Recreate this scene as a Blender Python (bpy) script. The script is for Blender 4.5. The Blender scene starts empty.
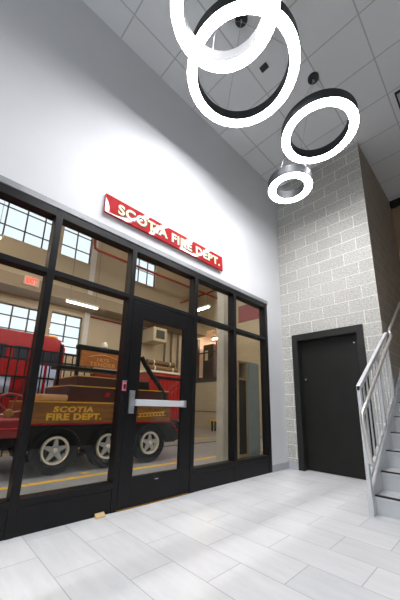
import bpy, bmesh, math, random
from mathutils import Vector, Matrix
random.seed(7)
C = bpy.context.scene.collection
PI = math.pi

# ------------------------------------------------------------------ materials
def lin(c):
    return tuple(((v/255)/12.92 if v/255 <= .04045 else ((v/255+.055)/1.055)**2.4) for v in c) + (1,)

def new_mat(name):
    m = bpy.data.materials.new(name); m.use_nodes = True
    nt = m.node_tree
    return m, nt, nt.nodes['Principled BSDF']

def mat(name, rgb, rough=.5, metal=0., var=.06, scale=8., bump=0., bscale=60., coat=0., emit=None, estr=0., spec=None, stretch=None):
    m, nt, b = new_mat(name)
    N, L = nt.nodes, nt.links
    tc = N.new('ShaderNodeTexCoord')
    src = tc.outputs['Object']
    if stretch:
        mp = N.new('ShaderNodeMapping'); mp.inputs['Scale'].default_value = stretch
        L.new(src, mp.inputs['Vector']); src = mp.outputs['Vector']
    nz = N.new('ShaderNodeTexNoise'); nz.inputs['Scale'].default_value = scale; nz.inputs['Detail'].default_value = 4
    L.new(src, nz.inputs['Vector'])
    cr = N.new('ShaderNodeValToRGB')
    c = lin(rgb)
    cr.color_ramp.elements[0].position = .3; cr.color_ramp.elements[1].position = .7
    cr.color_ramp.elements[0].color = tuple(max(0, v*(1-var)) for v in c[:3])+(1,)
    cr.color_ramp.elements[1].color = tuple(min(1, v*(1+var)) for v in c[:3])+(1,)
    L.new(nz.outputs['Fac'], cr.inputs['Fac']); L.new(cr.outputs['Color'], b.inputs['Base Color'])
    b.inputs['Roughness'].default_value = rough; b.inputs['Metallic'].default_value = metal
    if coat: b.inputs['Coat Weight'].default_value = coat; b.inputs['Coat Roughness'].default_value = .02
    if spec is not None: b.inputs['Specular IOR Level'].default_value = spec
    if bump:
        n2 = N.new('ShaderNodeTexNoise'); n2.inputs['Scale'].default_value = bscale; n2.inputs['Detail'].default_value = 6
        L.new(src, n2.inputs['Vector'])
        bp = N.new('ShaderNodeBump'); bp.inputs['Strength'].default_value = bump; bp.inputs['Distance'].default_value = .01
        L.new(n2.outputs['Fac'], bp.inputs['Height']); L.new(bp.outputs['Normal'], b.inputs['Normal'])
    if emit:
        b.inputs['Emission Color'].default_value = lin(emit); b.inputs['Emission Strength'].default_value = estr
    return m

def glass_mat(name, tint=(1,1,1,1)):
    m = bpy.data.materials.new(name); m.use_nodes = True
    nt = m.node_tree; N, L = nt.nodes, nt.links
    for n in list(N): N.remove(n)
    out = N.new('ShaderNodeOutputMaterial'); mx = N.new('ShaderNodeMixShader')
    tr = N.new('ShaderNodeBsdfTransparent'); gl = N.new('ShaderNodeBsdfGlossy'); fr = N.new('ShaderNodeFresnel')
    tr.inputs['Color'].default_value = tint
    gl.inputs['Roughness'].default_value = 0.0; fr.inputs['IOR'].default_value = 1.5
    ge = N.new('ShaderNodeNewGeometry'); mr = N.new('ShaderNodeMapRange')      # same index of refraction seen from either face of the sheet
    mr.inputs['To Min'].default_value = 1.38; mr.inputs['To Max'].default_value = 1/1.38
    L.new(ge.outputs['Backfacing'], mr.inputs['Value']); L.new(mr.outputs[0], fr.inputs['IOR'])
    L.new(fr.outputs[0], mx.inputs[0]); L.new(tr.outputs[0], mx.inputs[1]); L.new(gl.outputs[0], mx.inputs[2])
    L.new(mx.outputs[0], out.inputs['Surface'])
    return m

def brick_mat(name, axes, off, bw, bh, c1, c2, mortar, msize, rough, offset=.5, noise_scale=14, nvar=.25, bump=.6, bdist=.006, grain=70, vein=None, coat=0):
    """masonry / tile pattern in object space; axes = two of 'xyz'"""
    m, nt, b = new_mat(name); N, L = nt.nodes, nt.links
    tc = N.new('ShaderNodeTexCoord'); sp = N.new('ShaderNodeSeparateXYZ'); cb = N.new('ShaderNodeCombineXYZ')
    L.new(tc.outputs['Object'], sp.inputs[0])
    for i, a in enumerate(axes):
        ad = N.new('ShaderNodeMath'); ad.operation = 'SUBTRACT'; ad.inputs[1].default_value = off[i]
        L.new(sp.outputs['xyz'.index(a)], ad.inputs[0]); L.new(ad.outputs[0], cb.inputs[i])
    br = N.new('ShaderNodeTexBrick'); br.offset = offset; br.offset_frequency = 2; br.squash = 1
    br.inputs['Scale'].default_value = 1; br.inputs['Brick Width'].default_value = bw; br.inputs['Row Height'].default_value = bh
    br.inputs['Mortar Size'].default_value = msize; br.inputs['Mortar Smooth'].default_value = .25; br.inputs['Bias'].default_value = 0
    br.inputs['Color1'].default_value = lin(c1); br.inputs['Color2'].default_value = lin(c2); br.inputs['Mortar'].default_value = lin(mortar)
    L.new(cb.outputs[0], br.inputs['Vector'])
    nz = N.new('ShaderNodeTexNoise'); nz.inputs['Scale'].default_value = grain; nz.inputs['Detail'].default_value = 5; nz.inputs['Roughness'].default_value = .7
    if vein:
        mp = N.new('ShaderNodeMapping'); mp.inputs['Scale'].default_value = vein; L.new(tc.outputs['Object'], mp.inputs['Vector']); L.new(mp.outputs[0], nz.inputs['Vector'])
    else:
        L.new(tc.outputs['Object'], nz.inputs['Vector'])
    mr = N.new('ShaderNodeMapRange'); mr.inputs['From Min'].default_value = .3; mr.inputs['From Max'].default_value = .7
    mr.inputs['To Min'].default_value = 1-nvar; mr.inputs['To Max'].default_value = 1+nvar*.5
    L.new(nz.outputs['Fac'], mr.inputs['Value'])
    # keep the mortar joint free of block grain
    mm = N.new('ShaderNodeMix'); mm.data_type = 'FLOAT'
    L.new(br.outputs['Fac'], mm.inputs[0]); L.new(mr.outputs[0], mm.inputs[2]); mm.inputs[3].default_value = 1
    mu = N.new('ShaderNodeVectorMath'); mu.operation = 'SCALE'
    L.new(br.outputs['Color'], mu.inputs[0]); L.new(mm.outputs[0], mu.inputs['Scale'])
    L.new(mu.outputs[0], b.inputs['Base Color']); b.inputs['Roughness'].default_value = rough
    if coat: b.inputs['Coat Weight'].default_value = coat; b.inputs['Coat Roughness'].default_value = .12
    if bump:
        inv = N.new('ShaderNodeMath'); inv.operation = 'MULTIPLY_ADD'; inv.inputs[1].default_value = -1.2
        ns = N.new('ShaderNodeMath'); ns.operation = 'MULTIPLY'; ns.inputs[1].default_value = 0.5 if not vein else 0.
        L.new(nz.outputs['Fac'], ns.inputs[0]); L.new(br.outputs['Fac'], inv.inputs[0]); L.new(ns.outputs[0], inv.inputs[2])
        bp = N.new('ShaderNodeBump'); bp.inputs['Strength'].default_value = bump; bp.inputs['Distance'].default_value = bdist
        L.new(inv.outputs[0], bp.inputs['Height']); L.new(bp.outputs['Normal'], b.inputs['Normal'])
    return m

M = {}
M['white_paint'] = mat('white_paint', (220,221,223), .55, var=.01, scale=3, bump=.03, bscale=250)
M['grey_paint'] = mat('grey_paint', (112,108,104), .6, var=.02)
M['grey_trim'] = mat('grey_trim', (150,152,154), .45, metal=.3, var=.03)
M['base_vinyl'] = mat('base_vinyl', (176,178,182), .5, var=.03)
M['black_frame'] = mat('black_frame', (13,13,15), .42, var=.05, spec=.3)
M['black_edge'] = mat('black_edge', (20,20,22), .5)
M['glass'] = glass_mat('storefront_glass', (.95,.96,.95,1))
M['window_glass'] = glass_mat('window_glass', (.97,.99,1,1))
M['door_dark'] = mat('door_dark', (24,24,21), .5, var=.04, spec=.3)
M['door_frame'] = mat('door_frame', (36,37,34), .45, var=.04, spec=.3)
ZC = 2.199-11*.2032
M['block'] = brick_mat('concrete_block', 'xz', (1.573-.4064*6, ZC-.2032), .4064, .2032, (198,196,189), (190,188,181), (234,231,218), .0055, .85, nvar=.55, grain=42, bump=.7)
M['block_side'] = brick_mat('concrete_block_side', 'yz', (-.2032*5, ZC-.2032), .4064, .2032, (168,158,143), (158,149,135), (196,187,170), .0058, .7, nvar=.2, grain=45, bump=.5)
M['block_hall'] = brick_mat('hall_block', 'xz', (0, 0), .4064, .2032, (196,182,150), (190,176,144), (176,163,134), .005, .6, nvar=.05, bump=.3)
M['tile'] = brick_mat('floor_tile', 'xy', (1.0, -3.845-.3045*4), .598, .3045, (232,232,232), (221,222,223), (186,184,181), .0032, .3, nvar=.09, grain=1.6, vein=(1.3,7,1), bump=.25, bdist=.002)
M['ceil'] = brick_mat('ceiling_tile', 'xy', (.3125, -3.566), .6096, .6096, (222,223,224), (219,220,221), (182,183,184), .009, .9, offset=0, nvar=.05, grain=120, bump=.4, bdist=.004)
M['tan_wall'] = mat('tan_wall', (150,124,96), .7, var=.04, scale=2)
M['hall_wall'] = mat('hall_wall', (198,184,156), .7, var=.05, scale=1.2)
M['hall_ceiling'] = mat('hall_ceiling', (156,142,120), .8, var=.06, scale=1)
M['concrete'] = mat('hall_concrete', (150,149,147), .35, var=.1, scale=2.5)
M['yellow'] = mat('yellow_paint', (252,194,44), .5, var=.08, scale=20)
M['muntin'] = mat('muntin', (92,76,70), .6)
M['red_gloss'] = mat('sign_red', (176,18,28), .6, var=.03, coat=1., spec=.1)
M['cream'] = mat('cream_letter', (240,228,186), .5, var=.02, coat=.3)
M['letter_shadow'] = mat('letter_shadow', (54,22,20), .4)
M['ring_body'] = mat('brushed_ring', (44,46,49), .5, metal=.3, var=.08, scale=4, stretch=(2,2,60))
M['ring_glow'] = mat('ring_diffuser', (255,255,255), .5, var=0, emit=(252,251,255), estr=24)
M['cable'] = mat('steel_cable', (170,170,170), .4, metal=.6)
M['black_plastic'] = mat('black_plastic', (20,20,22), .45)
M['chrome'] = mat('satin_steel', (196,198,200), .28, metal=.85, var=.03)
M['bar_white'] = mat('bar_aluminium', (222,228,232), .35, metal=.25, var=.02)
M['pink'] = mat('pink_sticker', (226,120,140), .5)
M['brass'] = mat('brass', (190,148,76), .35, metal=.8)
M['pine'] = mat('pine_wood', (226,196,140), .6, var=.1, scale=10, stretch=(1,6,1))
M['stair_paint'] = mat('stair_paint', (206,208,210), .45, var=.04, scale=5)
M['stair_tread'] = mat('stair_tread', (212,213,214), .55, var=.05, scale=12)
M['rail_paint'] = mat('rail_paint', (206,207,208), .35, metal=.2, var=.03)
M['handrail'] = mat('handrail_steel', (206,203,198), .3, metal=.6, var=.03)
M['nosing'] = mat('nosing', (24,24,25), .7)
M['truck_red'] = mat('truck_red', (172,24,26), .25, var=.05, coat=.6)
M['antique_red'] = mat('antique_red', (150,26,30), .3, var=.06, coat=.4)
M['maroon'] = mat('maroon', (74,30,22), .4, var=.1, coat=.3)
M['truck_black'] = mat('truck_black', (9,9,10), .5, spec=.3, var=.1)
M['bed_wood'] = mat('bed_wood', (146,94,34), .45, var=.28, scale=3, stretch=(1,1.2,10), coat=.3)
M['gold'] = mat('gold_leaf', (246,190,62), .4, var=.06)
M['sign_wood'] = mat('sign_wood', (200,118,46), .5, var=.22, scale=6, stretch=(1,1.5,9))
M['sign_wood_light'] = mat('sign_wood_carving', (246,186,110), .5)
M['rubber'] = mat('tyre_rubber', (10,10,11), .9, spec=.15, var=.1, bump=.2)
M['rim_cream'] = mat('rim_cream', (240,230,208), .45, var=.06)
M['spoke'] = mat('spoke_grey', (190,192,188), .4, metal=.1)
M['seat_tan'] = mat('seat_tan', (196,150,100), .6)
M['shutter'] = mat('shutter', (214,226,250), .4, metal=.1, var=.03)
M['glass_dark'] = mat('vehicle_glass', (56,58,66), .12, coat=.5)
M['hose'] = mat('hose_canvas', (116,88,52), .8, var=.12, scale=20)
M['beige_metal'] = mat('beige_metal', (206,194,164), .5)
M['grill'] = mat('grill_dark', (66,66,62), .5)
M['pipe_red'] = mat('pipe_red', (140,42,40), .5)
M['conduit'] = mat('conduit', (116,106,90), .5, metal=.4)
M['lamp_warm'] = mat('lamp_tube', (255,246,226), .5, var=0, emit=(255,236,206), estr=26)
M['lamp_dim'] = mat('lamp_tube_dim', (255,246,226), .5, var=0, emit=(255,236,206), estr=9)
M['lamp_fill'] = mat('lamp_tube_fill', (255,255,255), .5, var=0, emit=(250,248,255), estr=62)  # for the added fill tubes inside the glazing
M['lamp_annex'] = mat('annex_tube', (255,246,236), .5, var=0, emit=(255,232,206), estr=70)
M['lamp_house'] = mat('lamp_house', (190,190,184), .5)
M['exit_body'] = mat('exit_body', (204,190,172), .5)
M['exit_red'] = mat('exit_red', (226,64,50), .5, emit=(255,70,50), estr=1.0)
M['cab_blue'] = mat('cabinet_blue', (150,170,180), .45, var=.05, scale=3)
M['cab_tan'] = mat('cabinet_tan', (176,160,128), .55)
M['cab_dark'] = mat('cabinet_dark', (52,52,48), .6)
M['column_paint'] = mat('column_paint', (190,184,166), .55)
M['annex_white'] = mat('annex_white', (236,218,200), .7)
M['annex_pale'] = mat('pale_pilaster', (232,232,232), .6, var=.02)
M['dark_wood'] = mat('dark_wood', (62,50,38), .5)
M['picture_red'] = mat('picture_red', (150,60,50), .5)
M['detector'] = mat('detector_white', (214,214,212), .5)
M['diffuser_panel'] = mat('diffuser_panel', (200,196,190), .6)

# ------------------------------------------------------------------ mesh helpers
class B:
    def __init__(s): s.bm = bmesh.new()
    def box(s, x0, x1, y0, y1, z0, z1):
        v = [s.bm.verts.new((x, y, z)) for x in (min(x0,x1), max(x0,x1)) for y in (min(y0,y1), max(y0,y1)) for z in (min(z0,z1), max(z0,z1))]
        for f in ((0,1,3,2),(4,6,7,5),(0,4,5,1),(2,3,7,6),(0,2,6,4),(1,5,7,3)): s.bm.faces.new([v[i] for i in f])
        return s
    def prism(s, pts, axis, a, b):
        """pts: 2D polygon in the plane normal to axis, extruded from a to b"""
        def P(q, h):
            return {'x': (h, q[0], q[1]), 'y': (q[0], h, q[1]), 'z': (q[0], q[1], h)}[axis]
        A = [s.bm.verts.new(P(q, a)) for q in pts]; D = [s.bm.verts.new(P(q, b)) for q in pts]
        s.bm.faces.new(A); s.bm.faces.new(D[::-1]); n = len(pts)
        for i in range(n): s.bm.faces.new((A[i], D[i], D[(i+1) % n], A[(i+1) % n]))
        return s
    def tube(s, path, r, n=10, closed=False):
        path = [Vector(p) for p in path]; rings = []; m = len(path); up = None
        for i, p in enumerate(path):
            if closed: t = path[(i+1) % m]-path[i-1]
            else: t = path[min(i+1, m-1)]-path[max(i-1, 0)]
            t.normalize()
            if up is None:
                up = Vector((0,0,1)) if abs(t.z) < .9 else Vector((1,0,0))
            u = (up - t*up.dot(t)).normalized(); w = t.cross(u); up = u
            rings.append([s.bm.verts.new(p+u*(r*math.cos(2*PI*k/n))+w*(r*math.sin(2*PI*k/n))) for k in range(n)])
        for i in range(m if closed else m-1):
            a, b = rings[i], rings[(i+1) % m]
            for k in range(n): s.bm.faces.new((a[k], a[(k+1) % n], b[(k+1) % n], b[k]))
        if not closed: s.bm.faces.new(rings[0][::-1]); s.bm.faces.new(rings[-1])
        return s
    def lathe(s, prof, c, axis='z', n=64, closed=False):
        """prof: (radius, height) list around axis through c"""
        rings = []
        for r, h in prof:
            ring = []
            for k in range(n):
                a = 2*PI*k/n; p, q = r*math.cos(a), r*math.sin(a)
                d = {'z': (p, q, h), 'x': (h, p, q), 'y': (q, h, p)}[axis]
                ring.append(s.bm.verts.new((c[0]+d[0], c[1]+d[1], c[2]+d[2])))
            rings.append(ring)
        m = len(prof)
        for i in range(m if closed else m-1):
            a, b = rings[i], rings[(i+1) % m]
            for k in range(n): s.bm.faces.new((a[k], a[(k+1) % n], b[(k+1) % n], b[k]))
        if not closed: s.bm.faces.new(rings[0][::-1]); s.bm.faces.new(rings[-1])
        return s
    def obj(s, name, m, parent=None, bev=0., smooth=False):
        bmesh.ops.recalc_face_normals(s.bm, faces=s.bm.faces)
        me = bpy.data.meshes.new(name)
        r = root_loc(parent)
        if r is not None: bmesh.ops.translate(s.bm, verts=s.bm.verts, vec=-r)
        s.bm.to_mesh(me); s.bm.free()
        o = bpy.data.objects.new(name, me); C.objects.link(o)
        me.materials.append(M[m] if isinstance(m, str) else m)
        if parent: o.parent = parent
        if bev:
            md = o.modifiers.new('bevel', 'BEVEL'); md.width = bev; md.segments = 2; md.limit_method = 'ANGLE'
        if smooth:
            for p in me.polygons: p.use_smooth = True
            me.set_sharp_from_angle(angle=math.radians(40))
        return o

def root_loc(o):
    if o is None: return None
    while o.parent: o = o.parent
    return Vector(o.location)

def thing(name, loc, label, cat, group=None):
    o = bpy.data.objects.new(name, None); C.objects.link(o); o.location = loc; o.empty_display_size = .1
    o['label'] = label; o['category'] = cat
    if group: o['group'] = group
    return o
def tag(o, label, cat, group=None):
    o['label'] = label; o['category'] = cat
    if group: o['group'] = group
    return o
def struct_root(name, loc):
    o = bpy.data.objects.new(name, None); C.objects.link(o); o.location = loc; o['kind'] = 'structure'; return o
def struct(o): o['kind'] = 'structure'; return o
def centre(o):
    """move a single-mesh object's origin to the middle of its base (its texture is not tied to world space)"""
    vs = [v.co for v in o.data.vertices]
    c = Vector(((min(v.x for v in vs)+max(v.x for v in vs))/2, (min(v.y for v in vs)+max(v.y for v in vs))/2, min(v.z for v in vs)))
    o.data.transform(Matrix.Translation(-c)); o.location = c; return o

def text_mesh(name, body, m, y0, y1, z0, z1, x, depth, parent, bold=0., shear=0., spacing=1., back=None):
    """lettering standing on a plane facing +x; reads along +y; fitted to the rectangle"""
    cu = bpy.data.curves.new(name, 'FONT'); cu.body = body; cu.size = 1; cu.offset = bold; cu.shear = shear
    cu.space_character = spacing; cu.fill_mode = 'BOTH'; cu.extrude = .02
    t = bpy.data.objects.new(name, cu); C.objects.link(t); bpy.context.view_layer.update()
    me = bpy.data.meshes.new_from_object(t.evaluated_get(bpy.context.evaluated_depsgraph_get()))
    bpy.data.objects.remove(t); bpy.data.curves.remove(cu)
    xs = [v.co.x for v in me.vertices]; ys = [v.co.y for v in me.vertices]; zs = [v.co.z for v in me.vertices]
    r = root_loc(parent) or Vector((0,0,0))
    for v in me.vertices:
        u = (v.co.x-min(xs))/(max(xs)-min(xs)); w = (v.co.y-min(ys))/(max(ys)-min(ys)); d = (v.co.z-min(zs))/(max(zs)-min(zs))
        v.co = Vector((x+d*depth, y0+u*(y1-y0), z0+w*(z1-z0)))-r
    bm = bmesh.new(); bm.from_mesh(me); bmesh.ops.remove_doubles(bm, verts=bm.verts, dist=1e-5); bpy.data.meshes.remove(me)
    todo = set(bm.faces); parts = []
    while todo:
        f = todo.pop(); grp = [f]; st_ = [f]
        while st_:
            g = st_.pop()
            for v in g.verts:
                for h in v.link_faces:
                    if h in todo: todo.remove(h); grp.append(h); st_.append(h)
        parts.append(grp)
    parts.sort(key=lambda g: min(v.co.y for f in g for v in f.verts))
    for g in parts:
        nm = bmesh.new(); mp = {}
        for f in g:
            for v in f.verts:
                if v not in mp: mp[v] = nm.verts.new(v.co)
            try: nm.faces.new([mp[v] for v in f.verts])
            except ValueError: pass
        bmesh.ops.recalc_face_normals(nm, faces=nm.faces)
        me = bpy.data.meshes.new(name); nm.to_mesh(me); nm.free()
        o = bpy.data.objects.new(name, me); C.objects.link(o); me.materials.append(M[m]); o.parent = parent
    bm.free()

# ------------------------------------------------------------------ camera (shifted lens, measured from the photo)
cx, cy, cz, yaw, pitch, roll, fpx, psy = 2.59345, -4.58025, .94687, -.80430, .24076, .02344, 285.612, 36.337
fw = Vector((math.cos(pitch)*math.sin(yaw), math.cos(pitch)*math.cos(yaw), math.sin(pitch)))
rt = Vector((math.cos(yaw), -math.sin(yaw), 0)); up = rt.cross(fw)
r2 = rt*math.cos(roll)+up*math.sin(roll); u2 = -rt*math.sin(roll)+up*math.cos(roll)
cam = bpy.data.cameras.new('camera'); co = bpy.data.objects.new('camera', cam); C.objects.link(co)
co.matrix_world = Matrix(((r2.x,u2.x,-fw.x,cx),(r2.y,u2.y,-fw.y,cy),(r2.z,u2.z,-fw.z,cz),(0,0,0,1)))
cam.sensor_fit = 'VERTICAL'; cam.sensor_height = 36; cam.lens = 36*fpx/600
cam.shift_y = psy/600; cam.clip_start = .05; cam.clip_end = 100
bpy.context.scene.camera = co

# ------------------------------------------------------------------ lobby shell
HC = 5.368; YB = -7.6; XR = 4.3; YE = 2.11; XC = 1.573
struct(B().box(0, XR, YB, YE, -.12, 0).obj('floor', 'tile'))
struct(B().box(-.0, XR, YB, YE, HC, HC+.1).obj('ceiling', 'ceil'))
# storefront wall with its opening
SY0, SY1, SH = -5.62, -.49, 2.70
b = B(); b.box(-.15, 0, YB, SY0, -.1, HC+.1); b.box(-.15, 0, SY0, SY1, SH+.06, HC+.1); b.box(-.15, 0, SY1, 0, -.1, HC+.1)
struct(b.obj('wall_west', 'white_paint'))
# concrete block walls round the dark door and beside the stair
DX0, DX1, DZ = .19, 1.33, 2.199
b = B(); b.box(0, DX0, 0, .2, -.1, HC); b.box(DX1, XC-.001, 0, .2, -.1, HC); b.box(DX0, DX1, 0, .2, DZ, HC)
struct(b.obj('wall_north', 'block'))
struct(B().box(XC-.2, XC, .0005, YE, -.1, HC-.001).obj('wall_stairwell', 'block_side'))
struct(B().box(XC-.2, XR, YE, YE+.15, -.1, HC+.1).obj('wall_northeast', 'tan_wall'))
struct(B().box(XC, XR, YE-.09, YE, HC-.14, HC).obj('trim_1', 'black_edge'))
# unseen sides of the lobby with the daylight openings
b = B(); b.box(XR, XR+.15, YB, YE, -.1, HC+.1)
struct(b.obj('wall_east', 'grey_paint'))
b = B(); b.box(0, .6, YB-.15, YB, -.1, HC+.1); b.box(3.9, XR, YB-.15, YB, -.1, HC+.1); b.box(.6, 3.9, YB-.15, YB, 3.0, HC+.1); b.box(.6, 3.9, YB-.15, YB, -.1, .15)
struct(b.obj('wall_south', 'white_paint'))
w = struct_root('window_2', (2.25, YB, .15))
b = B()
for x in (.6, 1.42, 2.22, 3.04, 3.84): b.box(x, x+.06, YB-.1, YB-.02, .15, 3.0)
for z in (.15, 2.1, 2.94): b.box(.6, 3.9, YB-.1, YB-.02, z, z+.06)
b.obj('window_frame', 'black_frame', w)
B().box(.62, 3.88, YB-.065, YB-.055, .18, 2.97).obj('glass_pane', 'window_glass', w)
# baseboards
struct(B().box(0, .012, SY1, -.0005, 0, .1).obj('baseboard_west', 'base_vinyl', bev=.003))
struct(B().box(.012, DX0, -.012, 0, 0, .1).obj('baseboard_north', 'base_vinyl', bev=.003))

# ------------------------------------------------------------------ storefront glazing
win = struct_root('window_1', (0, -3, 0))
FX0, FX1, GX = -.11, .006, -.052
verts = {'m0': (-4.765, -4.705), 'm1': (-3.958, -3.898), 'm2': (-3.150, -3.092), 'm3': (-2.200, -2.140), 'm4': (-1.397, -1.335)}
b = B()
b.box(FX0, FX1, SY0, SY0+.07, 0, SH)
b.box(FX0, FX1, SY1-.075, SY1, 0, SH)
for k, (a, c) in verts.items(): b.box(FX0, FX1, a, c, 0, SH)
edges = [(SY0+.07, -4.765), (-4.705, -3.958), (-3.898, -3.150), (-3.092, -2.200), (-2.140, -1.397), (-1.335, SY1-.075)]
for i, (a, c) in enumerate(edges):
    b.box(FX0, FX1, a, c, 2.62, SH); b.box(FX0, FX1, a, c, 2.05, 2.10)
    if i != 3: b.box(FX0, FX1, a, c, .195, .25)
b.obj('window_frame', 'black_frame', win, bev=.003)
for i, (a, c) in enumerate(edges):
    B().box(GX-.006, GX, a-.008, c+.008, 2.095, 2.625).obj('transom_pane', 'glass', win)
    if i != 3:
        B().box(GX-.006, GX, a-.008, c+.008, .245, 2.055).obj('glass_pane', 'glass', win)
        B().box(FX0+.01, FX1-.006, a, c, 0, .193).obj('base_panel', 'black_frame', win, bev=.002)
B().box(-.02, .016, SY0-.02, SY1+.012, SH, SH+.06).obj('head_trim', 'grey_trim', win, bev=.004)

dr = struct_root('door_1', (0, -2.65, 0))
y0, y1 = -3.087, -2.205
b = B(); b.box(-.045, .002, y0, y0+.140, .012, 2.045); b.box(-.045, .002, y1-.150, y1, .012, 2.045)
b.box(-.045, .002, y0+.14, y1-.15, .012, .27); b.box(-.045, .002, y0+.14, y1-.15, 1.865, 2.045)
b.obj('door_leaf', 'black_frame', dr, bev=.003)
B().box(-.026, -.02, y0+.13, y1-.14, .26, 1.875).obj('glass_pane', 'glass', dr)
B().box(-.1, .012, -3.092, -2.2, 0, .009).obj('threshold', 'brass', dr, bev=.002)
ex = B().box(.002, .03, -3.055, -3.0, .865, 1.088).obj('exit_device', 'chrome', dr, bev=.004)
B().box(.03, .075, -3.0, -2.362, .938, 1.003).obj('touch_bar', 'bar_white', ex, bev=.006)
B().box(.004, .075, -2.385, -2.345, .932, 1.008).obj('end_bracket', 'chrome', ex, bev=.004)
B().box(.03, .06, -3.03, -2.99, .955, .975).obj('latch_lever', 'chrome', ex, bev=.004)
B().box(.002, .008, -2.68, -2.64, .215, .222).obj('maker_plate', 'chrome', dr)
k = thing('card_reader', (.006, -3.12, 1.08), 'small pink access reader with black button on the post left of the glass door', 'card reader')
B().box(.006, .016, -3.143, -3.098, 1.08, 1.17).obj('plate', 'pink', k, bev=.003)
B().box(.016, .026, -3.131, -3.110, 1.10, 1.145).obj('button', 'black_plastic', k, bev=.003)
B().box(.006, .02, -3.143, -3.098, 1.17, 1.182).obj('cover', 'chrome', k)
o = centre(B().prism([(.012, 0), (.05, 0), (.05, .012), (.012, .034)], 'y', -3.30, -3.215).obj('door_wedge', 'pine', bev=.002))
tag(o, 'small pale wooden block on the floor against the black glazing base', 'door wedge')

# ------------------------------------------------------------------ dark door in the block wall
d2 = struct_root('door_2', (.76, .1, 0))
b = B(); b.box(DX0-.004, .285, -.02, .16, 0, DZ); b.box(1.232, DX1, -.02, .16, 0, DZ); b.box(.285, 1.232, -.02, .16, 2.085, DZ)
b.obj('door_frame', 'door_frame', d2, bev=.004)
leaf = B().box(.288, 1.229, .115, .158, .006, 2.082).obj('door_leaf', 'door_dark', d2)
B().lathe([(.001, -.02), (.012, -.018), (.014, 0)], (.34, .115, 1.43), 'y', 16).obj('lock_cylinder', 'chrome', leaf, smooth=True)
B().lathe([(.034, -.006), (.034, 0)], (.34, .115, 1.43), 'y', 20).obj('lock_rose', 'black_plastic', leaf)
B().lathe([(.001, -.012), (.01, -.01), (.011, 0)], (1.15, .115, 1.96), 'y', 12).obj('door_viewer', 'chrome', leaf, smooth=True)

# ------------------------------------------------------------------ wall sign
sg = thing('wall_sign', (.0, -2.61, 2.885), 'long glossy red board lettered in cream above the black glazing', 'sign')
B().box(0, .03, -3.535, -1.69, 2.885, 3.112).obj('board', 'red_gloss', sg, bev=.003)
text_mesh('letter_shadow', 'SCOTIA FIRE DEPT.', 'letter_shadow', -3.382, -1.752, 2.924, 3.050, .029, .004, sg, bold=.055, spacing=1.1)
text_mesh('letter', 'SCOTIA FIRE DEPT.', 'cream', -3.388, -1.760, 2.932, 3.058, .033, .005, sg, bold=.03, spacing=1.1)

sg.location.x = .0145; sg.rotation_euler = (0, math.radians(-3.5), 0)      # the board leans back against the wall at its top

# ------------------------------------------------------------------ ring pendants
def ring(cx_, cy_, z, R, label, kx=None, ky=None):
    t = thing('ring_pendant', (cx_, cy_, z), label, 'pendant lamp', 'ring pendants hung from the lobby ceiling')
    w_, h = .110, .13
    prof = [(R, 0), (R, h), (R-w_, h), (R-w_, 0), (R-w_+.004, 0), (R-w_+.004, .008), (R-.004, .008), (R-.004, 0)]
    B().lathe(prof, (cx_, cy_, z), 'z', 96, closed=True).obj('ring_body', 'ring_body', t, smooth=True)
    prof = [(R-w_+.004, .001), (R-.004, .001), (R-.004, .007), (R-w_+.004, .007)]
    B().lathe(prof, (cx_, cy_, z), 'z', 96, closed=True).obj('light_diffuser', 'ring_glow', t)
    kx = cx_ if kx is None else kx; ky = cy_ if ky is None else ky
    cn = B().lathe([(.068, HC-.03), (.072, HC-.026), (.072, HC)], (kx, ky, 0), 'z', 32).obj('ceiling_canopy', 'black_plastic', t)
    B().lathe([(.012, HC-.06), (.012, HC-.03)], (kx, ky, 0), 'z', 12).obj('cable_gland', 'cable', cn)
    for k in range(3):
        a = .5+k*2*PI/3; q = (cx_+(R-w_/2)*math.cos(a), cy_+(R-w_/2)*math.sin(a), z+h)
        B().tube([(kx, ky, HC-.05), q], .0022, 6).obj('cable', 'cable', t)
ring(1.478, -3.305, 4.187, .46, 'large ring lamp cut off by the top of the photo, overlapping the biggest ring')
ring(1.17, -2.66, 4.487, .605, 'biggest ring lamp, partly behind the ring at the top edge')
ring(1.486, -1.47, 4.397, .462, 'medium ring lamp by itself in front of the block pier top')
ring(.956, -1.28, 4.007, .305, 'smallest and lowest ring lamp, beside the block wall', 1.06, -1.16)

# ceiling fittings
o = centre(B().box(1.03, 1.13, -2.09, -2.015, HC-.02, HC).obj('motion_sensor', 'black_plastic', bev=.004)); tag(o, 'small dark rectangular sensor on the ceiling inside the biggest ring', 'sensor')
o = B().lathe([(.03, HC-.035), (.045, HC-.03), (.05, HC)], (1.42, -2.33, 0), 'z', 24).obj('smoke_detector', 'detector', smooth=True); tag(centre(o), 'small round white detector on the ceiling tile near the biggest ring', 'detector')
t = thing('ceiling_diffuser', (2.45, -.2, HC-.03), 'square grey ceiling vent with a dark rim near the stair', 'vent')
b = B()
for a in ((2.215, 2.235, -.47, .12), (2.705, 2.725, -.47, .12), (2.235, 2.705, -.47, -.45), (2.235, 2.705, .10, .12)): b.box(*a, HC-.03, HC)
b.obj('rim', 'black_plastic', t)
B().box(2.235, 2.705, -.45, .10, HC-.02, HC-.001).obj('face', 'diffuser_panel', t)

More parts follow.
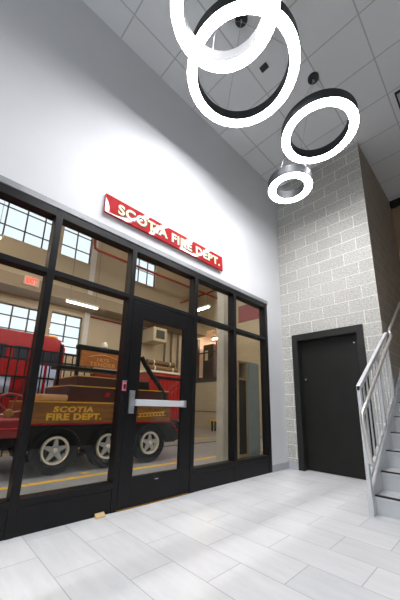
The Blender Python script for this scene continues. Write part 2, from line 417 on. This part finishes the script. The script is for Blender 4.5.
# ------------------------------------------------------------------ stair
SX0, SX1 = 1.578, 2.85
NY0, RUN, Z1, RISE, NS = -1.285, .272, .168, .178, 9
st = thing('staircase', (2.2, -1.4, 0), 'grey painted metal stair with black nosing strips beside the block pier', 'stairs')
for i in range(NS):
    y = NY0+i*RUN; z = Z1+i*RISE
    B().box(SX0+.045, SX1-.04, y+.012, y+.028, 0 if i == 0 else z-RISE+.0005, z-.0305).obj('riser', 'stair_paint', st)
    if i < NS-1:
        tr = B().box(SX0+.045, SX1-.04, y-.012, y+RUN+.026, z-.03, z).obj('tread', 'stair_tread', st, bev=.004)
    else:
        tr = B().box(SX0+.045, SX1-.04, y-.012, YE-.002, z-.03, z).obj('landing', 'stair_tread', st, bev=.004)
    B().box(SX0+.045, SX1-.04, y-.014, y+.022, z-.008, z+.003).obj('nosing_strip', 'nosing', tr)
zl = Z1+(NS-1)*RISE; yl = NY0+(NS-1)*RUN
sl = RISE/RUN
def stringer(xa, xb):
    pts = [(-1.375, 0), (-1.24, 0), (yl+.1, zl-.22), (YE-.001, zl-.22), (YE-.001, zl+.09), (yl-.05, zl+.09), (-1.29, .235), (-1.375, .175)]
    B().prism(pts, 'x', xa, xb).obj('stringer', 'stair_paint', st, bev=.004)
stringer(SX0, SX0+.045); stringer(SX1-.04, SX1)

# guard railing
gx = 1.605
gr = thing('stair_guard', (gx, -1.36, .17), 'light grey metal guard rail of upright bars on the near side of the stair', 'railing')
B().box(gx-.012, gx+.022, -1.40, -1.345, .175, 1.19).obj('newel_post', 'rail_paint', gr, bev=.004)
def gz(y): return 1.19+(y+1.375)*.6
B().prism([(-1.40, gz(-1.40)-.04), (-.008, gz(-.008)-.04), (-.008, gz(-.008)+.015), (-1.40, gz(-1.40)+.015)], 'x', gx-.014, gx+.026).obj('top_rail', 'rail_paint', gr, bev=.005)
def bz(y): return .33+(y+1.345)*.627
B().prism([(-1.345, bz(-1.345)-.02), (-.008, bz(-.008)-.02), (-.008, bz(-.008)+.02), (-1.345, bz(-1.345)+.02)], 'x', gx-.010, gx+.020).obj('bottom_rail', 'rail_paint', gr, bev=.003)
for i in range(10):
    y = -1.23+i*.125
    if i == 5: continue
    B().box(gx-.001, gx+.010, y-.012, y+.012, bz(y)+.01, gz(y)-.03).obj('baluster', 'rail_paint', gr)
    B().lathe([(.001, .008), (.009, .006), (.012, 0)], (gx+.02, y, bz(y)), 'x', 10).obj('rail_bolt', 'detector', gr, smooth=True)
y = -1.23+5*.125
B().box(gx-.012, gx+.020, y-.024, y+.024, bz(y)-.14, gz(y)-.03).obj('middle_post', 'rail_paint', gr, bev=.003)
B().box(gx-.012, gx+.020, -.05, -.008, bz(-.03)-.14, gz(-.03)-.03).obj('end_post', 'rail_paint', gr, bev=.003)
# pipe handrail
hx = 1.665
hr = thing('handrail', (hx, -1.5, .45), 'round steel handrail bending down at the stair foot and climbing along the block pier', 'handrail')
def hz(y): return .90+(y+1.56)*.672
path = [(gx+.02, -1.375, .47), (hx-.01, -1.375, .465), (hx, -1.40, .46), (hx, -1.43, .475), (hx, -1.455, .51)]
path += [(hx, -1.535, .83), (hx, -1.545, .87), (hx, -1.54, .905), (hx, -1.52, hz(-1.52))]
path += [(hx, y, hz(y)) for y in (-1.2, -.6, -.1, .0)] + [(hx-.005, .03, hz(.03)+.01), (hx-.02, .05, hz(.05)+.05), (hx-.025, .08, hz(.08)+.065)]
path += [(hx-.025, y, hz(y)+.065) for y in (.5, 1.0, 1.4, 1.8)]
B().tube(path, .02, 14).obj('pipe', 'handrail', hr, smooth=True)
for y in (.4, 1.3):
    B().tube([(XC, y, hz(y)-.02), (hx-.03, y, hz(y)-.02), (hx-.025, y, hz(y)+.05)], .007, 8).obj('wall_bracket', 'handrail', hr, smooth=True)
B().tube([(gx+.02, -1.375, gz(-1.375)-.30), (hx, -1.45, hz(-1.45)-.01)], .007, 8).obj('post_bracket', 'handrail', hr, smooth=True)
pf = thing('framed_picture', (1.9, YE, 3.9), 'small dark framed red picture high on the tan stair wall', 'picture')
B().box(1.68, 2.1, YE-.025, YE, 3.86, 4.22).obj('frame', 'dark_wood', pf, bev=.004)
B().box(1.71, 2.07, YE-.029, YE-.024, 3.89, 4.19).obj('print', 'picture_red', pf)

# ================================================================== engine hall behind the glass
HX, HY0, HY1, HZ = -8., -8.6, 5.2, 8.6
struct(B().box(HX, -.0005, HY0, HY1, -.12, 0).obj('floor_hall', 'concrete'))
struct(B().box(HX-.2, 0, HY0-.2, HY1+3, HZ, HZ+.1).obj('ceiling_hall', 'hall_ceiling'))
struct(B().box(-.15, -.0, HY0, YB, -.1, HZ).obj('wall_hall_east_lower', 'hall_wall'))
struct(B().box(-.15, -.001, HY0, HY1, HC+.1, HZ).obj('wall_hall_east', 'hall_wall'))
struct(B().box(-.15, -.001, .001, HY1, -.1, HC+.099).obj('wall_hall_north_return', 'hall_wall'))
struct(B().box(HX, 0, HY0-.15, HY0, -.1, HZ).obj('wall_hall_south', 'hall_wall'))
# far wall with window openings (y0, y1, z0, z1)
ops = [(-4.64, -1.86, 6.3, 8.3), (-1.70, -.56, 6.36, 8.3), (1.25, 2.60, 6.36, 7.58), (1.25, 2.60, 7.78, 8.3),
       (-4.64, -1.86, 2.6, 4.05), (-1.68, -.58, 2.6, 4.12), (1.15, 1.62, 2.4, 3.7)]
def wall_with_holes(ops, ya, yb, za, zb, mk):
    ys = sorted({ya, yb, *[v for o in ops for v in o[:2]]}); zs = sorted({za, zb, *[v for o in ops for v in o[2:]]})
    for i in range(len(ys)-1):
        z0 = None
        for j in range(len(zs)-1):
            my, mz = (ys[i]+ys[i+1])/2, (zs[j]+zs[j+1])/2
            solid = not any(o[0] < my < o[1] and o[2] < mz < o[3] for o in ops)
            if solid and z0 is None: z0 = zs[j]
            if (not solid) and z0 is not None: mk(ys[i], ys[i+1], z0, zs[j]); z0 = None
        if z0 is not None: mk(ys[i], ys[i+1], z0, zs[-1])
b = B(); wall_with_holes(ops, HY0, HY1+.2, -.1, HZ, lambda a, c, d, e: b.box(HX-.2, HX, a, c, d, e))
struct(b.obj('wall_hall_west', 'hall_wall'))
vert = [(-4.05, -3.50, -2.90, -2.32), (-1.13,), (1.70, 2.17), (1.70, 2.17), (-4.0, -3.42, -2.84, -2.36), (-1.15,), (1.4,)]
horz = [(6.74, 7.43, 8.0), (6.82, 7.45, 8.0), (7.02,), (), (3.68, 3.25, 2.9), (3.72, 3.3, 2.95), (3.2,)]
for n, (o_, vs_, hs_) in enumerate(zip(ops, vert, horz)):
    a, c, d, e = o_
    w = struct_root('window_%d' % (n+3), (HX, (a+c)/2, d))
    b = B(); b.box(HX-.14, HX-.08, a, a+.035, d, e); b.box(HX-.14, HX-.08, c-.035, c, d, e); b.box(HX-.14, HX-.08, a, c, d, d+.035); b.box(HX-.14, HX-.08, a, c, e-.035, e)
    b.obj('window_frame', 'muntin', w)
    b = B()
    for y in vs_: b.box(HX-.125, HX-.095, y-.022, y+.022, d, e)
    for z in hs_: b.box(HX-.125, HX-.095, a, c, z-.018, z+.018)
    b.obj('muntins', 'muntin', w)
    B().box(HX-.115, HX-.105, a, c, d, e).obj('glass_pane', 'window_glass', w)
struct(B().box(HX+.0, HX+.06, -.54, -.35, 2.6, 8.4).obj('pilaster_hall', 'annex_pale'))
struct(B().box(HX, HX+.9, HY0, HY1, 4.35, 4.75).obj('beam_hall', 'hall_ceiling'))
struct(B().box(-4.7, -4.4, HY0, HY1, 6.9, 7.4).obj('beam_hall_middle', 'hall_ceiling'))
# end wall with a wide interior opening into a lit side room
AX0, AX1, AZ0, AZ1 = -7.75, -6.02, 2.2, 4.6
b = B(); b.box(HX, AX0, HY1, HY1+.2, -.1, HZ); b.box(AX1, 0, HY1, HY1+.2, -.1, HZ); b.box(AX0, AX1, HY1, HY1+.2, -.1, AZ0); b.box(AX0, AX1, HY1, HY1+.2, AZ1, HZ)
struct(b.obj('wall_hall_north', 'block_hall'))
b = B(); b.box(AX0-.3, AX0-.2, HY1+.2, HY1+2, AZ0-.1, AZ1+.4); b.box(AX1+.2, AX1+.3, HY1+.2, HY1+2, AZ0-.1, AZ1+.4)
b.box(AX0-.3, AX1+.3, HY1+1.9, HY1+2, AZ0-.1, AZ1+.4); b.box(AX0-.2, AX1+.2, HY1+.2, HY1+1.9, AZ0-.1, AZ0); b.box(AX0-.2, AX1+.2, HY1+.2, HY1+1.9, AZ1+.3, AZ1+.4)
struct(b.obj('wall_side_room', 'annex_white'))
w = struct_root('window_10', (-6.9, HY1, AZ0))
b = B(); b.box(AX0, AX1, HY1-.04, HY1+.1, AZ0-.12, AZ0+.1)
b.box(AX0, AX0+.08, HY1-.04, HY1+.1, AZ0+.1, AZ1-.35)
b.box(AX1-.06, AX1, HY1-.02, HY1+.1, AZ0+.1, 3.55)
b.box(AX0+.08, AX1-.06, HY1, HY1+.05, 3.48, 3.53)
b.obj('window_frame', 'dark_wood', w)
def lamp(loc, axis, length, label, m='lamp_warm', hang=0.):
    x, y, z = loc; t = thing('tube_light', loc, label, 'tube light', 'tube lights in the engine hall')
    h = length/2
    if axis == 'y':
        B().box(x-.09, x+.09, y-h, y+h, z+.02, z+.09).obj('housing', 'lamp_house', t, bev=.01)
        B().tube([(x, y-h+.03, z), (x, y+h-.03, z)], .035, 10).obj('tube', m, t)
    else:
        B().box(x-h, x+h, y-.09, y+.09, z+.02, z+.09).obj('housing', 'lamp_house', t, bev=.01)
        B().tube([(x-h+.03, y, z), (x+h-.03, y, z)], .035, 10).obj('tube', m, t)
    for s in (-1, 1):
        p = (x, y+s*h*.8) if axis == 'y' else (x+s*h*.8, y)
        B().tube([(p[0], p[1], z+.09), (p[0], p[1], hang or HZ)], .006, 6).obj('hanger', 'conduit', t)
lamp((-5.2, -4.25, 4.75), 'y', .9, 'hall tube light glowing at the left edge of the transom glass')
lamp((-6.8, -1.1, 4.2), 'y', 1.1, 'hall tube light under the beam above the antique fire truck', m='lamp_dim')
lamp((-5.25, 3.0, 4.75), 'x', .9, 'hall tube light behind the transom glass right of the door')
lamp((-7.0, 5.9, 4.35), 'x', .7, 'tube light inside the bright side room', m='lamp_annex', hang=AZ1+.3)
lamp((-3.0, -2.2, 7.6), 'y', 2.4, 'long tube light high under the hall ceiling over the antique truck')
lamp((-3.0, 1.8, 7.6), 'y', 2.4, 'long tube light high under the hall ceiling towards the end wall')
lamp((-6.0, -5.5, 7.0), 'y', 2.4, 'long tube light high under the hall ceiling over the red engine')
for y, w_ in ((-4.6, 'red hood of the antique truck'), (-2.6, 'gold lettered bed of the antique truck'), (-.2, 'storage cabinet'), (3.0, 'work stool end of the hall')):  # added fill row, hung above the view to brighten the truck's near side
    lamp((-1.5, y, 5.1), 'y', 1.6, 'added unseen fill tube just inside the glazing, brightening the '+w_, m='lamp_fill')
# floor markings
for n, (x, a, c) in enumerate(((-1.46, HY0, HY1), (-3.95, HY0, HY1))):
    o = B().box(x-.05, x+.05, a+.05, c-.05, 0, .003).obj('floor_stripe', 'yellow')
    tag(centre(o), ('yellow stripe painted on the hall floor just behind the glazing', 'yellow stripe painted on the hall floor beyond the antique truck')[n], 'floor stripe', 'yellow stripes on the hall floor')
o = B().box(-3.25, -3.13, -.6, HY1-.1, 0, .004).obj('floor_drain', 'grill'); tag(centre(o), 'narrow dark drain channel across the hall floor between the yellow stripes', 'drain')
o = B().prism([(-1.72, -2.72), (-1.60, -2.60), (-1.62, -2.66), (-1.56, -2.72)], 'z', 0, .004).obj('floor_arrow', 'yellow'); tag(centre(o), 'small worn yellow mark on the hall floor beside the antique truck wheels', 'floor mark')
# pipes
def pipe(p, r, label, m='pipe_red', name='sprinkler_pipe', grp='red sprinkler pipes in the hall'):
    o = B().tube(p, r, 10).obj(name, m, smooth=True); tag(o, label, 'pipe', grp)
pipe([(-6, -1.25, HZ), (-6, -1.25, 6.1), (-6, -1.22, 5.97), (-6, -1.1, 5.92), (-6, HY1, 5.92)], .045, 'long red sprinkler pipe running across the hall behind the transom glass')
pipe([(HX, 4.2, 6.05), (-.15, 4.2, 6.05)], .04, 'red sprinkler pipe crossing the long one near the end wall')
pipe([(HX+.034, -.3, 4.22), (HX+.034, 3.1, 4.22)], .035, 'thin red pipe fixed to the far hall wall below the beam')
for x, yy in ((HX+.06, 3.3), (HX+.06, 3.7), (HX+.06, 4.1), (HX+.06, 4.5)):
    pipe([(x, yy, 0), (x, yy, 5.5)], .05, 'grey conduit climbing the far hall wall behind the hose rolls', 'conduit', 'conduit', 'conduits on the far hall wall')
# unit heater
t = thing('unit_heater', (-7.4, 2.35, 3.56), 'beige box heater with a dark square grille hung in the hall behind the door glass', 'heater')
B().box(-7.95, -7.02, 2.0, 2.70, 3.56, 4.16).obj('casing', 'beige_metal', t, bev=.02)
B().box(-7.02, -6.99, 2.14, 2.56, 3.68, 4.04).obj('grille', 'grill', t, bev=.005)
B().tube([(-7.5, 2.35, 4.16), (-7.5, 2.35, 4.35)], .015, 8).obj('hanger', 'conduit', t)
# exit sign on the far wall
t = thing('exit_sign', (-7.08, -2.66, 4.5), 'beige and red illuminated EXIT sign on the hall beam behind the left glass', 'exit sign')
B().box(-7.1, -7.04, -2.87, -2.43, 4.47, 4.78).obj('case', 'exit_body', t, bev=.01)
B().box(-7.04, -7.035, -2.83, -2.47, 4.51, 4.74).obj('face', 'exit_body', t)
text_mesh('letter', 'EXIT', 'exit_red', -2.81, -2.49, 4.525, 4.725, -7.035, .006, t, bold=.06)
# column, cabinet, red board, stool
o = B().box(-1.20, -1.02, -.45, -.24, 0, HZ).obj('column_hall', 'column_paint', bev=.006); struct(o)
t = thing('storage_cabinet', (-1.3, .35, 0), 'tall blue grey storage cabinet with open cubbies behind the last glass panel', 'cabinet')
b = B(); b.box(-1.55, -1.06, .03, .07, 0, 1.90); b.box(-1.55, -1.06, .33, .37, 0, 1.90); b.box(-1.55, -1.06, .07, .33, 1.86, 1.90); b.box(-1.55, -1.06, .07, .33, 1.50, 1.54)
b.box(-1.55, -1.06, .07, .33, 0, .06); b.obj('carcass', 'cab_tan', t, bev=.004)
B().box(-1.57, -1.55, .03, .75, 0, 1.90).obj('back_panel', 'cab_dark', t)
B().box(-1.548, -1.52, .07, .33, 1.54, 1.86).obj('cubby_lining', 'cab_tan', t)
B().box(-1.10, -1.085, .07, .33, .06, 1.50).obj('lower_door', 'cab_dark', t, bev=.002)
B().box(-1.55, -1.06, .37, .75, 0, 1.90).obj('side_case', 'cab_blue', t, bev=.004)
B().box(-1.06, -1.04, .39, .74, .06, 1.88).obj('cabinet_door', 'cab_blue', t, bev=.004)
o = B().box(-5.05, -3.85, HY1-.05, HY1, 4.62, 5.38).obj('wall_board', 'pipe_red'); tag(centre(o), 'wide dull red board high on the hall end wall', 'board')
t = thing('work_stool', (-5.5, 4.2, 0), 'low stool with a yellow wooden top and dark legs by the hall end wall', 'stool')
B().box(-5.68, -5.30, 4.05, 4.35, .39, .44).obj('seat', 'gold', t, bev=.01)
for x in (-5.64, -5.38):
    for y in (4.09, 4.27): B().box(x, x+.06, y, y+.05, 0, .39).obj('leg', 'truck_black', t)
o = centre(B().box(HX+.1, -4.6, HY1-.03, HY1, .70, .75).obj('wall_rail', 'conduit')); tag(o, 'dark horizontal rail low along the hall end wall', 'rail')
t = thing('hose_cabinet', (-6.1, HY1-.1, 2.3), 'dark red hose cabinet with a red bell hung beside the lit side room opening', 'hose cabinet')
B().box(-6.28, -6.05, HY1-.16, HY1, 2.34, 3.55).obj('cabinet_body', 'maroon', t, bev=.01)
B().box(-6.30, -6.03, HY1-.2, HY1, 3.60, 3.95).obj('bell', 'truck_red', t, bev=.04)
t = thing('locker', (-7.3, HY1+.5, 2.2), 'dark tall locker with a pale notice inside the lit side room', 'locker')
B().box(-7.66, -6.95, HY1+.35, HY1+.75, AZ0, 4.0).obj('locker_body', 'dark_wood', t, bev=.01)
B().box(-7.52, -7.32, HY1+.34, HY1+.35, 3.2, 3.7).obj('notice', 'cream', t)

# ------------------------------------------------------------------ antique fire truck
TX = -1.78
tk = thing('antique_fire_truck', (-2.4, -3, 0), 'antique red and brown fire truck lettered in gold, parked just behind the glazing', 'fire truck')
def wheel(x, y, s=1):
    z, R = .315, .315
    b = B(); b.lathe([(.19, -.02), (.2, .05), (.24, .085), (.29, .08), (.312, .05), (.315, 0), (.312, -.05), (.29, -.08), (.24, -.085), (.2, -.06)], (x-s*.085, y, z), 'x', 48, closed=True)
    t = b.obj('wheel', 'rubber', tk, smooth=True)
    B().lathe([(.152, -.03), (.158, .012), (.180, .018), (.186, 0), (.182, -.05), (.16, -.06)], (x-s*.03, y, z), 'x', 48, closed=True).obj('rim', 'rim_cream', t, smooth=True)
    b = B()
    for k in range(5):
        a = 2*PI*k/5+.3; d = Vector((0, math.cos(a), math.sin(a))); e = Vector((0, -math.sin(a), math.cos(a))); c = Vector((x-s*.045, y, z))
        pts = [c+d*.03+e*.042, c+d*.155+e*.016, c+d*.155-e*.016, c+d*.03-e*.042]
        A = [b.bm.verts.new(p+Vector((.012, 0, 0))) for p in pts]; D = [b.bm.verts.new(p-Vector((.012, 0, 0))) for p in pts]
        b.bm.faces.new(A); b.bm.faces.new(D[::-1])
        for i in range(4): b.bm.faces.new((A[i], D[i], D[(i+1) % 4], A[(i+1) % 4]))
    b.obj('spokes', 'spoke', t)
    B().lathe([(.001, .035), (.028, .03), (.036, .0), (.05, -.02)], (x-s*.035, y, z), 'x', 20).obj('hub_cap', 'rim_cream', t, smooth=True)
    B().lathe([(.15, -.005), (.15, .005)], (x-s*.12, y, z), 'x', 32).obj('brake_drum', 'truck_black', t)
WY = (-3.08, -2.305, -1.525)
for y in WY: wheel(TX+.04, y)
for y in WY: wheel(-3.05, y, -1)
wheel(TX+.04, -5.2); wheel(-3.05, -5.2, -1)
B().box(-2.85, -2.0, -5.6, -.95, .36, .5).obj('chassis', 'truck_black', tk, bev=.01)
# side valance with wheel arches
pts = [(-3.47, .66), (-3.47, .30)]
for y in WY:
    pts += [(y+.355*math.cos(PI-PI*k/14), .30+.325*math.sin(PI-PI*k/14)) for k in range(15)]
pts += [(-.98, .30), (-.79, .38), (-1.08, .66)]
B().prism(pts, 'x', TX-.04, TX-.005).obj('side_valance', 'truck_black', tk)
B().box(-2.95, TX-.3, -3.47, -1.2, .5, .66).obj('inner_fender', 'truck_black', tk)
b = B()
def yz_bar(b, p, q, t, xa, xb):
    d = Vector((q[0]-p[0], q[1]-p[1])).normalized(); n = Vector((-d.y, d.x))*t
    b.prism([(p[0]+n.x, p[1]+n.y), (q[0]+n.x, q[1]+n.y), (q[0]-n.x, q[1]-n.y), (p[0]-n.x, p[1]-n.y)], 'x', xa, xb)
yz_bar(b, (-3.47, .662), (-1.08, .662), .011, TX-.05, TX+.015); yz_bar(b, (-1.085, .665), (-.79, .385), .011, TX-.05, TX+.015); yz_bar(b, (-3.47, .662), (-3.53, .56), .011, TX-.05, TX+.015)
b.obj('red_moulding', 'truck_red', tk)
bp_ = B().box(-2.95, TX, -3.49, -1.10, .674, .955).obj('bed_panel', 'bed_wood', tk, bev=.006)
B().box(-2.95, TX+.012, -3.49, -1.10, .955, .972).obj('gold_rail', 'gold', tk)
text_mesh('letter', 'SCOTIA', 'gold', -3.175, -2.60, .824, .905, TX+.001, .006, bp_, bold=.045, spacing=1.15, shear=.12)
text_mesh('letter', 'FIRE DEPT.', 'gold', -3.255, -2.455, .712, .808, TX+.001, .006, bp_, bold=.045, spacing=1.08)
# worn gold scrollwork nearer the tail
b = B(); n = 44
pth = []
for k in range(n+1):
    u = k/n; pth.append((TX+.004, -1.79+.55*u+.02*math.sin(u*2*PI*8), .775+.03*u+.035*math.cos(u*2*PI*8)))
b.tube(pth, .009, 6); b.tube([(TX+.004, -1.80, .752), (TX+.004, -1.22, .775)], .006, 6)
b.obj('gold_scroll', 'gold', bp_)
B().box(-2.90, TX-.03, -3.0, -1.15, .972, 1.20).obj('lower_body', 'maroon', tk, bev=.01)
B().box(-2.90, TX-.03, -2.88, -2.1, 1.20, 1.36).obj('upper_body', 'maroon', tk, bev=.01)
B().box(-2.90, TX-.015, -3.0, -1.15, 1.198, 1.212).obj('gold_pinstripe', 'gold', tk)
B().box(-2.90, TX-.015, -2.88, -2.1, 1.352, 1.366).obj('gold_pinstripe', 'gold', tk)
B().box(TX-.031, TX-.022, -2.42, -2.34, 1.06, 1.13).obj('body_badge', 'truck_red', tk)
B().box(TX-.2, TX-.02, -2.62, -2.1, 1.37, 1.42).obj('tool_tray', 'truck_red', tk, bev=.01)
B().box(TX-.3, TX+.0, -3.2, -2.1, 1.44, 1.49).obj('rack_rail', 'truck_black', tk, bev=.01)
B().box(TX-.1, TX+.0, -2.95, -2.1, 1.76, 1.84).obj('rack_rail', 'truck_black', tk, bev=.02)
for y in (-3.18, -2.92, -2.14): B().box(TX-.09, TX-.04, y, y+.04, 1.36 if y > -3 else 1.2, 1.80).obj('rack_post', 'truck_black', tk)
ws = B().box(TX-.04, TX-.005, -2.88, -2.16, 1.51, 1.755).obj('carved_board', 'sign_wood', tk, bev=.006)
text_mesh('carved_letter', '1875', 'sign_wood_light', -2.62, -2.42, 1.605, 1.66, TX-.006, .006, ws, bold=.01)
text_mesh('carved_letter', 'TENDER', 'sign_wood_light', -2.74, -2.30, 1.53, 1.59, TX-.006, .006, ws, bold=.01, spacing=1.1)
B().tube([(TX-.006, -2.76+.5*k/10, 1.665+.05*math.sin(PI*k/10)) for k in range(11)], .008, 6).obj('carved_border', 'sign_wood_light', ws)
B().lathe([(.001, .0), (.05, .01), (.05, .06), (.02, .1)], (TX-.05, -2.5, 1.84), 'z', 20).obj('lantern', 'rim_cream', tk, smooth=True)
B().box(-2.6, TX-.02, -3.36, -2.98, .975, 1.07).obj('seat_cushion', 'seat_tan', tk, bev=.03)
B().box(-2.8, TX-.06, -3.30, -2.95, .974, 1.04).obj('seat_base', 'maroon', tk)
# red front with the big red spoked wheel
B().box(-2.9, TX+.0, -5.6, -3.53, .50, .745).obj('hood', 'antique_red', tk, bev=.03)
B().box(-2.92, TX+.02, -5.6, -3.53, .60, .625).obj('hood_strip', 'truck_red', tk, bev=.01)
wc = (TX-.16, -3.67, .80)
b = B(); b.tube([(wc[0], wc[1]+.25*math.cos(2*PI*k/40), wc[2]+.25*math.sin(2*PI*k/40)) for k in range(40)], .018, 10, closed=True)
for k in range(6):
    a = 2*PI*k/6+.25; b.tube([wc, (wc[0], wc[1]+.25*math.cos(a), wc[2]+.25*math.sin(a))], .014, 8)
rw = b.obj('hand_wheel', 'antique_red', tk, smooth=True)
B().lathe([(.001, .06), (.05, .05), (.06, 0), (.06, -.03)], wc, 'x', 24).obj('hub', 'brass', rw, smooth=True)
B().tube([wc, (wc[0]-.5, wc[1]+.05, .7)], .02, 8).obj('steering_shaft', 'truck_black', tk)
B().tube([(TX-.08, -1.76, 1.80), (TX-.06, -1.68, 1.66), (TX-.05, -1.55, 1.50), (TX-.05, -1.38, 1.33), (TX-.05, -1.24, 1.15), (TX-.05, -1.18, .98)], .045, 10).obj('suction_hose', 'truck_black', tk, smooth=True)
B().box(TX-.5, TX-.06, -1.95, -1.55, 1.21, 1.36).obj('pump_casing', 'truck_black', tk, bev=.03)
B().tube([(TX-.06, -1.98+.0, 1.30+.0)]+[(TX-.06, -1.80+.18*math.cos(PI-PI*k/12), 1.02+.12*math.sin(PI*k/12)) for k in range(13)], .015, 8).obj('red_hose', 'truck_red', tk, smooth=True)
B().tube([(TX-.12, -1.93, 1.2), (TX-.12, -1.93, 1.75)], .03, 10).obj('hose_post', 'truck_black', tk)

# ------------------------------------------------------------------ red fire engine and wire fence behind it
EX = -4.15
en = thing('fire_engine', (-5.2, -4, 0), 'modern red fire engine with dark cab windows at the far left of the hall', 'fire engine')
B().prism([(-6.4, .5), (-2.35, .5), (-2.33, 2.15), (-2.42, 2.32), (-2.6, 2.38), (-6.4, 2.40)], 'x', -6.3, EX).obj('body', 'truck_red', en, bev=.03)
for a, c in ((-3.95, -3.45), (-3.33, -3.05)): B().box(EX, EX+.012, a, c, 1.80, 2.08).obj('cab_window', 'glass_dark', en, bev=.01)
B().box(EX, EX+.012, -2.98, -2.45, 1.75, 2.02).obj('cab_window', 'glass_dark', en, bev=.01)
for a, c in ((-3.0, -2.72), (-2.66, -2.38)): B().box(EX, EX+.02, a, c, 1.12, 1.72).obj('roller_shutter', 'shutter', en, bev=.005)
B().box(EX, EX+.02, -4.6, -3.3, 1.12, 1.45).obj('roller_shutter', 'shutter', en, bev=.005)
for y in (-5.4, -2.9):
    b = B(); b.lathe([(.25, -.02), (.3, .1), (.42, .12), (.46, .08), (.46, -.08), (.42, -.12), (.3, -.1)], (EX-.08, y, .46), 'x', 40, closed=True)
    t = b.obj('wheel', 'rubber', en, smooth=True)
    B().lathe([(.001, .05), (.1, .04), (.25, .0), (.26, -.03)], (EX-.06, y, .46), 'x', 32).obj('rim', 'spoke', t, smooth=True)
B().box(-5.6, -4.4, -2.75, -2.45, 2.375, 2.46).obj('light_bar', 'yellow', en, bev=.02)
B().box(-6.3, EX, -2.36, -2.2, .5, .8).obj('bumper', 'chrome', en, bev=.02)
fe = thing('gear_rack', (-3.75, -3.2, 0), 'black steel rack of upright bars standing before the red fire engine', 'rack')
for i in range(22):
    y = -4.9+i*.145
    B().tube([(-3.75, y, 0), (-3.75, y, 1.97)], .014, 8).obj('upright_bar', 'truck_black', fe)
for z in (.12, 1.05, 1.42, 1.76, 1.97): B().box(-3.77, -3.73, -4.93, -1.82, z-.018, z+.018).obj('cross_bar', 'truck_black', fe)
# red trailer body with rolled hose beyond the door
ut = thing('red_trailer', (-4.5, .6, 0), 'red ribbed trailer body with a black chassis behind the glass door', 'trailer')
B().box(-5.2, -4.0, -.1, 1.13, .56, 1.84).obj('body', 'truck_red', ut, bev=.01)
for i in range(9):
    y = -.05+i*.135; B().box(-4.0, -3.985, y, y+.06, .62, 1.78).obj('rib', 'truck_red', ut, bev=.004)
B().box(-5.25, -3.97, -.15, 1.17, 1.84, 1.90).obj('top_cap', 'rim_cream', ut, bev=.01)
B().box(-3.985, -3.96, -.12, 1.15, 1.68, 1.74).obj('black_band', 'truck_black', ut)
B().box(-5.1, -4.1, -.05, 1.05, .30, .56).obj('chassis', 'truck_black', ut)
B().box(-4.2, -3.95, .98, 1.30, .12, .42).obj('tail_block', 'truck_red', ut, bev=.01)
B().box(-4.15, -4.0, .98, 1.10, .30, .5).obj('tail_arm', 'truck_black', ut)
for y in (.05,):
    b = B(); b.lathe([(.12, -.02), (.16, .08), (.27, .09), (.3, .05), (.3, -.05), (.27, -.09), (.16, -.08)], (-4.1, y+.35, .3), 'x', 32, closed=True)
    b.obj('wheel', 'rubber', ut, smooth=True)
for n, (z, a, c, x) in enumerate(((1.981, -.1, .95, -4.15), (2.139, -.12, .85, -4.17))):
    t = thing('hose_roll', (x, .4, z-.075), ('lower brown canvas roll lying along the trailer top', 'upper brown canvas roll lying on the lower one')[n], 'hose roll', 'canvas rolls on the trailer')
    B().tube([(x, a, z), (x, c, z)], .075, 16).obj('roll', 'hose', t, smooth=True)
    for y in (a+.2, c-.2): B().tube([(x, y, z), (x, y+.03, z)], .079, 16).obj('strap', 'rim_cream', t, smooth=True)

# daylight falling in through the lobby's south windows
ld = bpy.data.lights.new('south_daylight', 'AREA'); ld.shape = 'RECTANGLE'; ld.size = 3.2; ld.size_y = 2.8; ld.energy = 60; ld.color = (.92, .96, 1.0)
lo = bpy.data.objects.new('south_daylight', ld); C.objects.link(lo); lo.location = (2.25, YB-.5, 2.2)
lo.rotation_euler = Vector((0, 1, -.8)).to_track_quat('-Z', 'Y').to_euler()

# ------------------------------------------------------------------ world and view
W = bpy.data.worlds.new('sky'); bpy.context.scene.world = W; W.use_nodes = True
bg = W.node_tree.nodes['Background']; bg.inputs[0].default_value = (.86, .93, 1.0, 1); bg.inputs[1].default_value = .68
sc = bpy.context.scene
sc.view_settings.view_transform = 'Standard'; sc.view_settings.look = 'None'; sc.view_settings.gamma = 1; sc.view_settings.exposure = .97
sc.view_settings.use_curve_mapping = False
sc.cycles.use_denoising = True; sc.cycles.max_bounces = 10; sc.cycles.diffuse_bounces = 5; sc.cycles.transparent_max_bounces = 12
sc.cycles.sample_clamp_indirect = 6
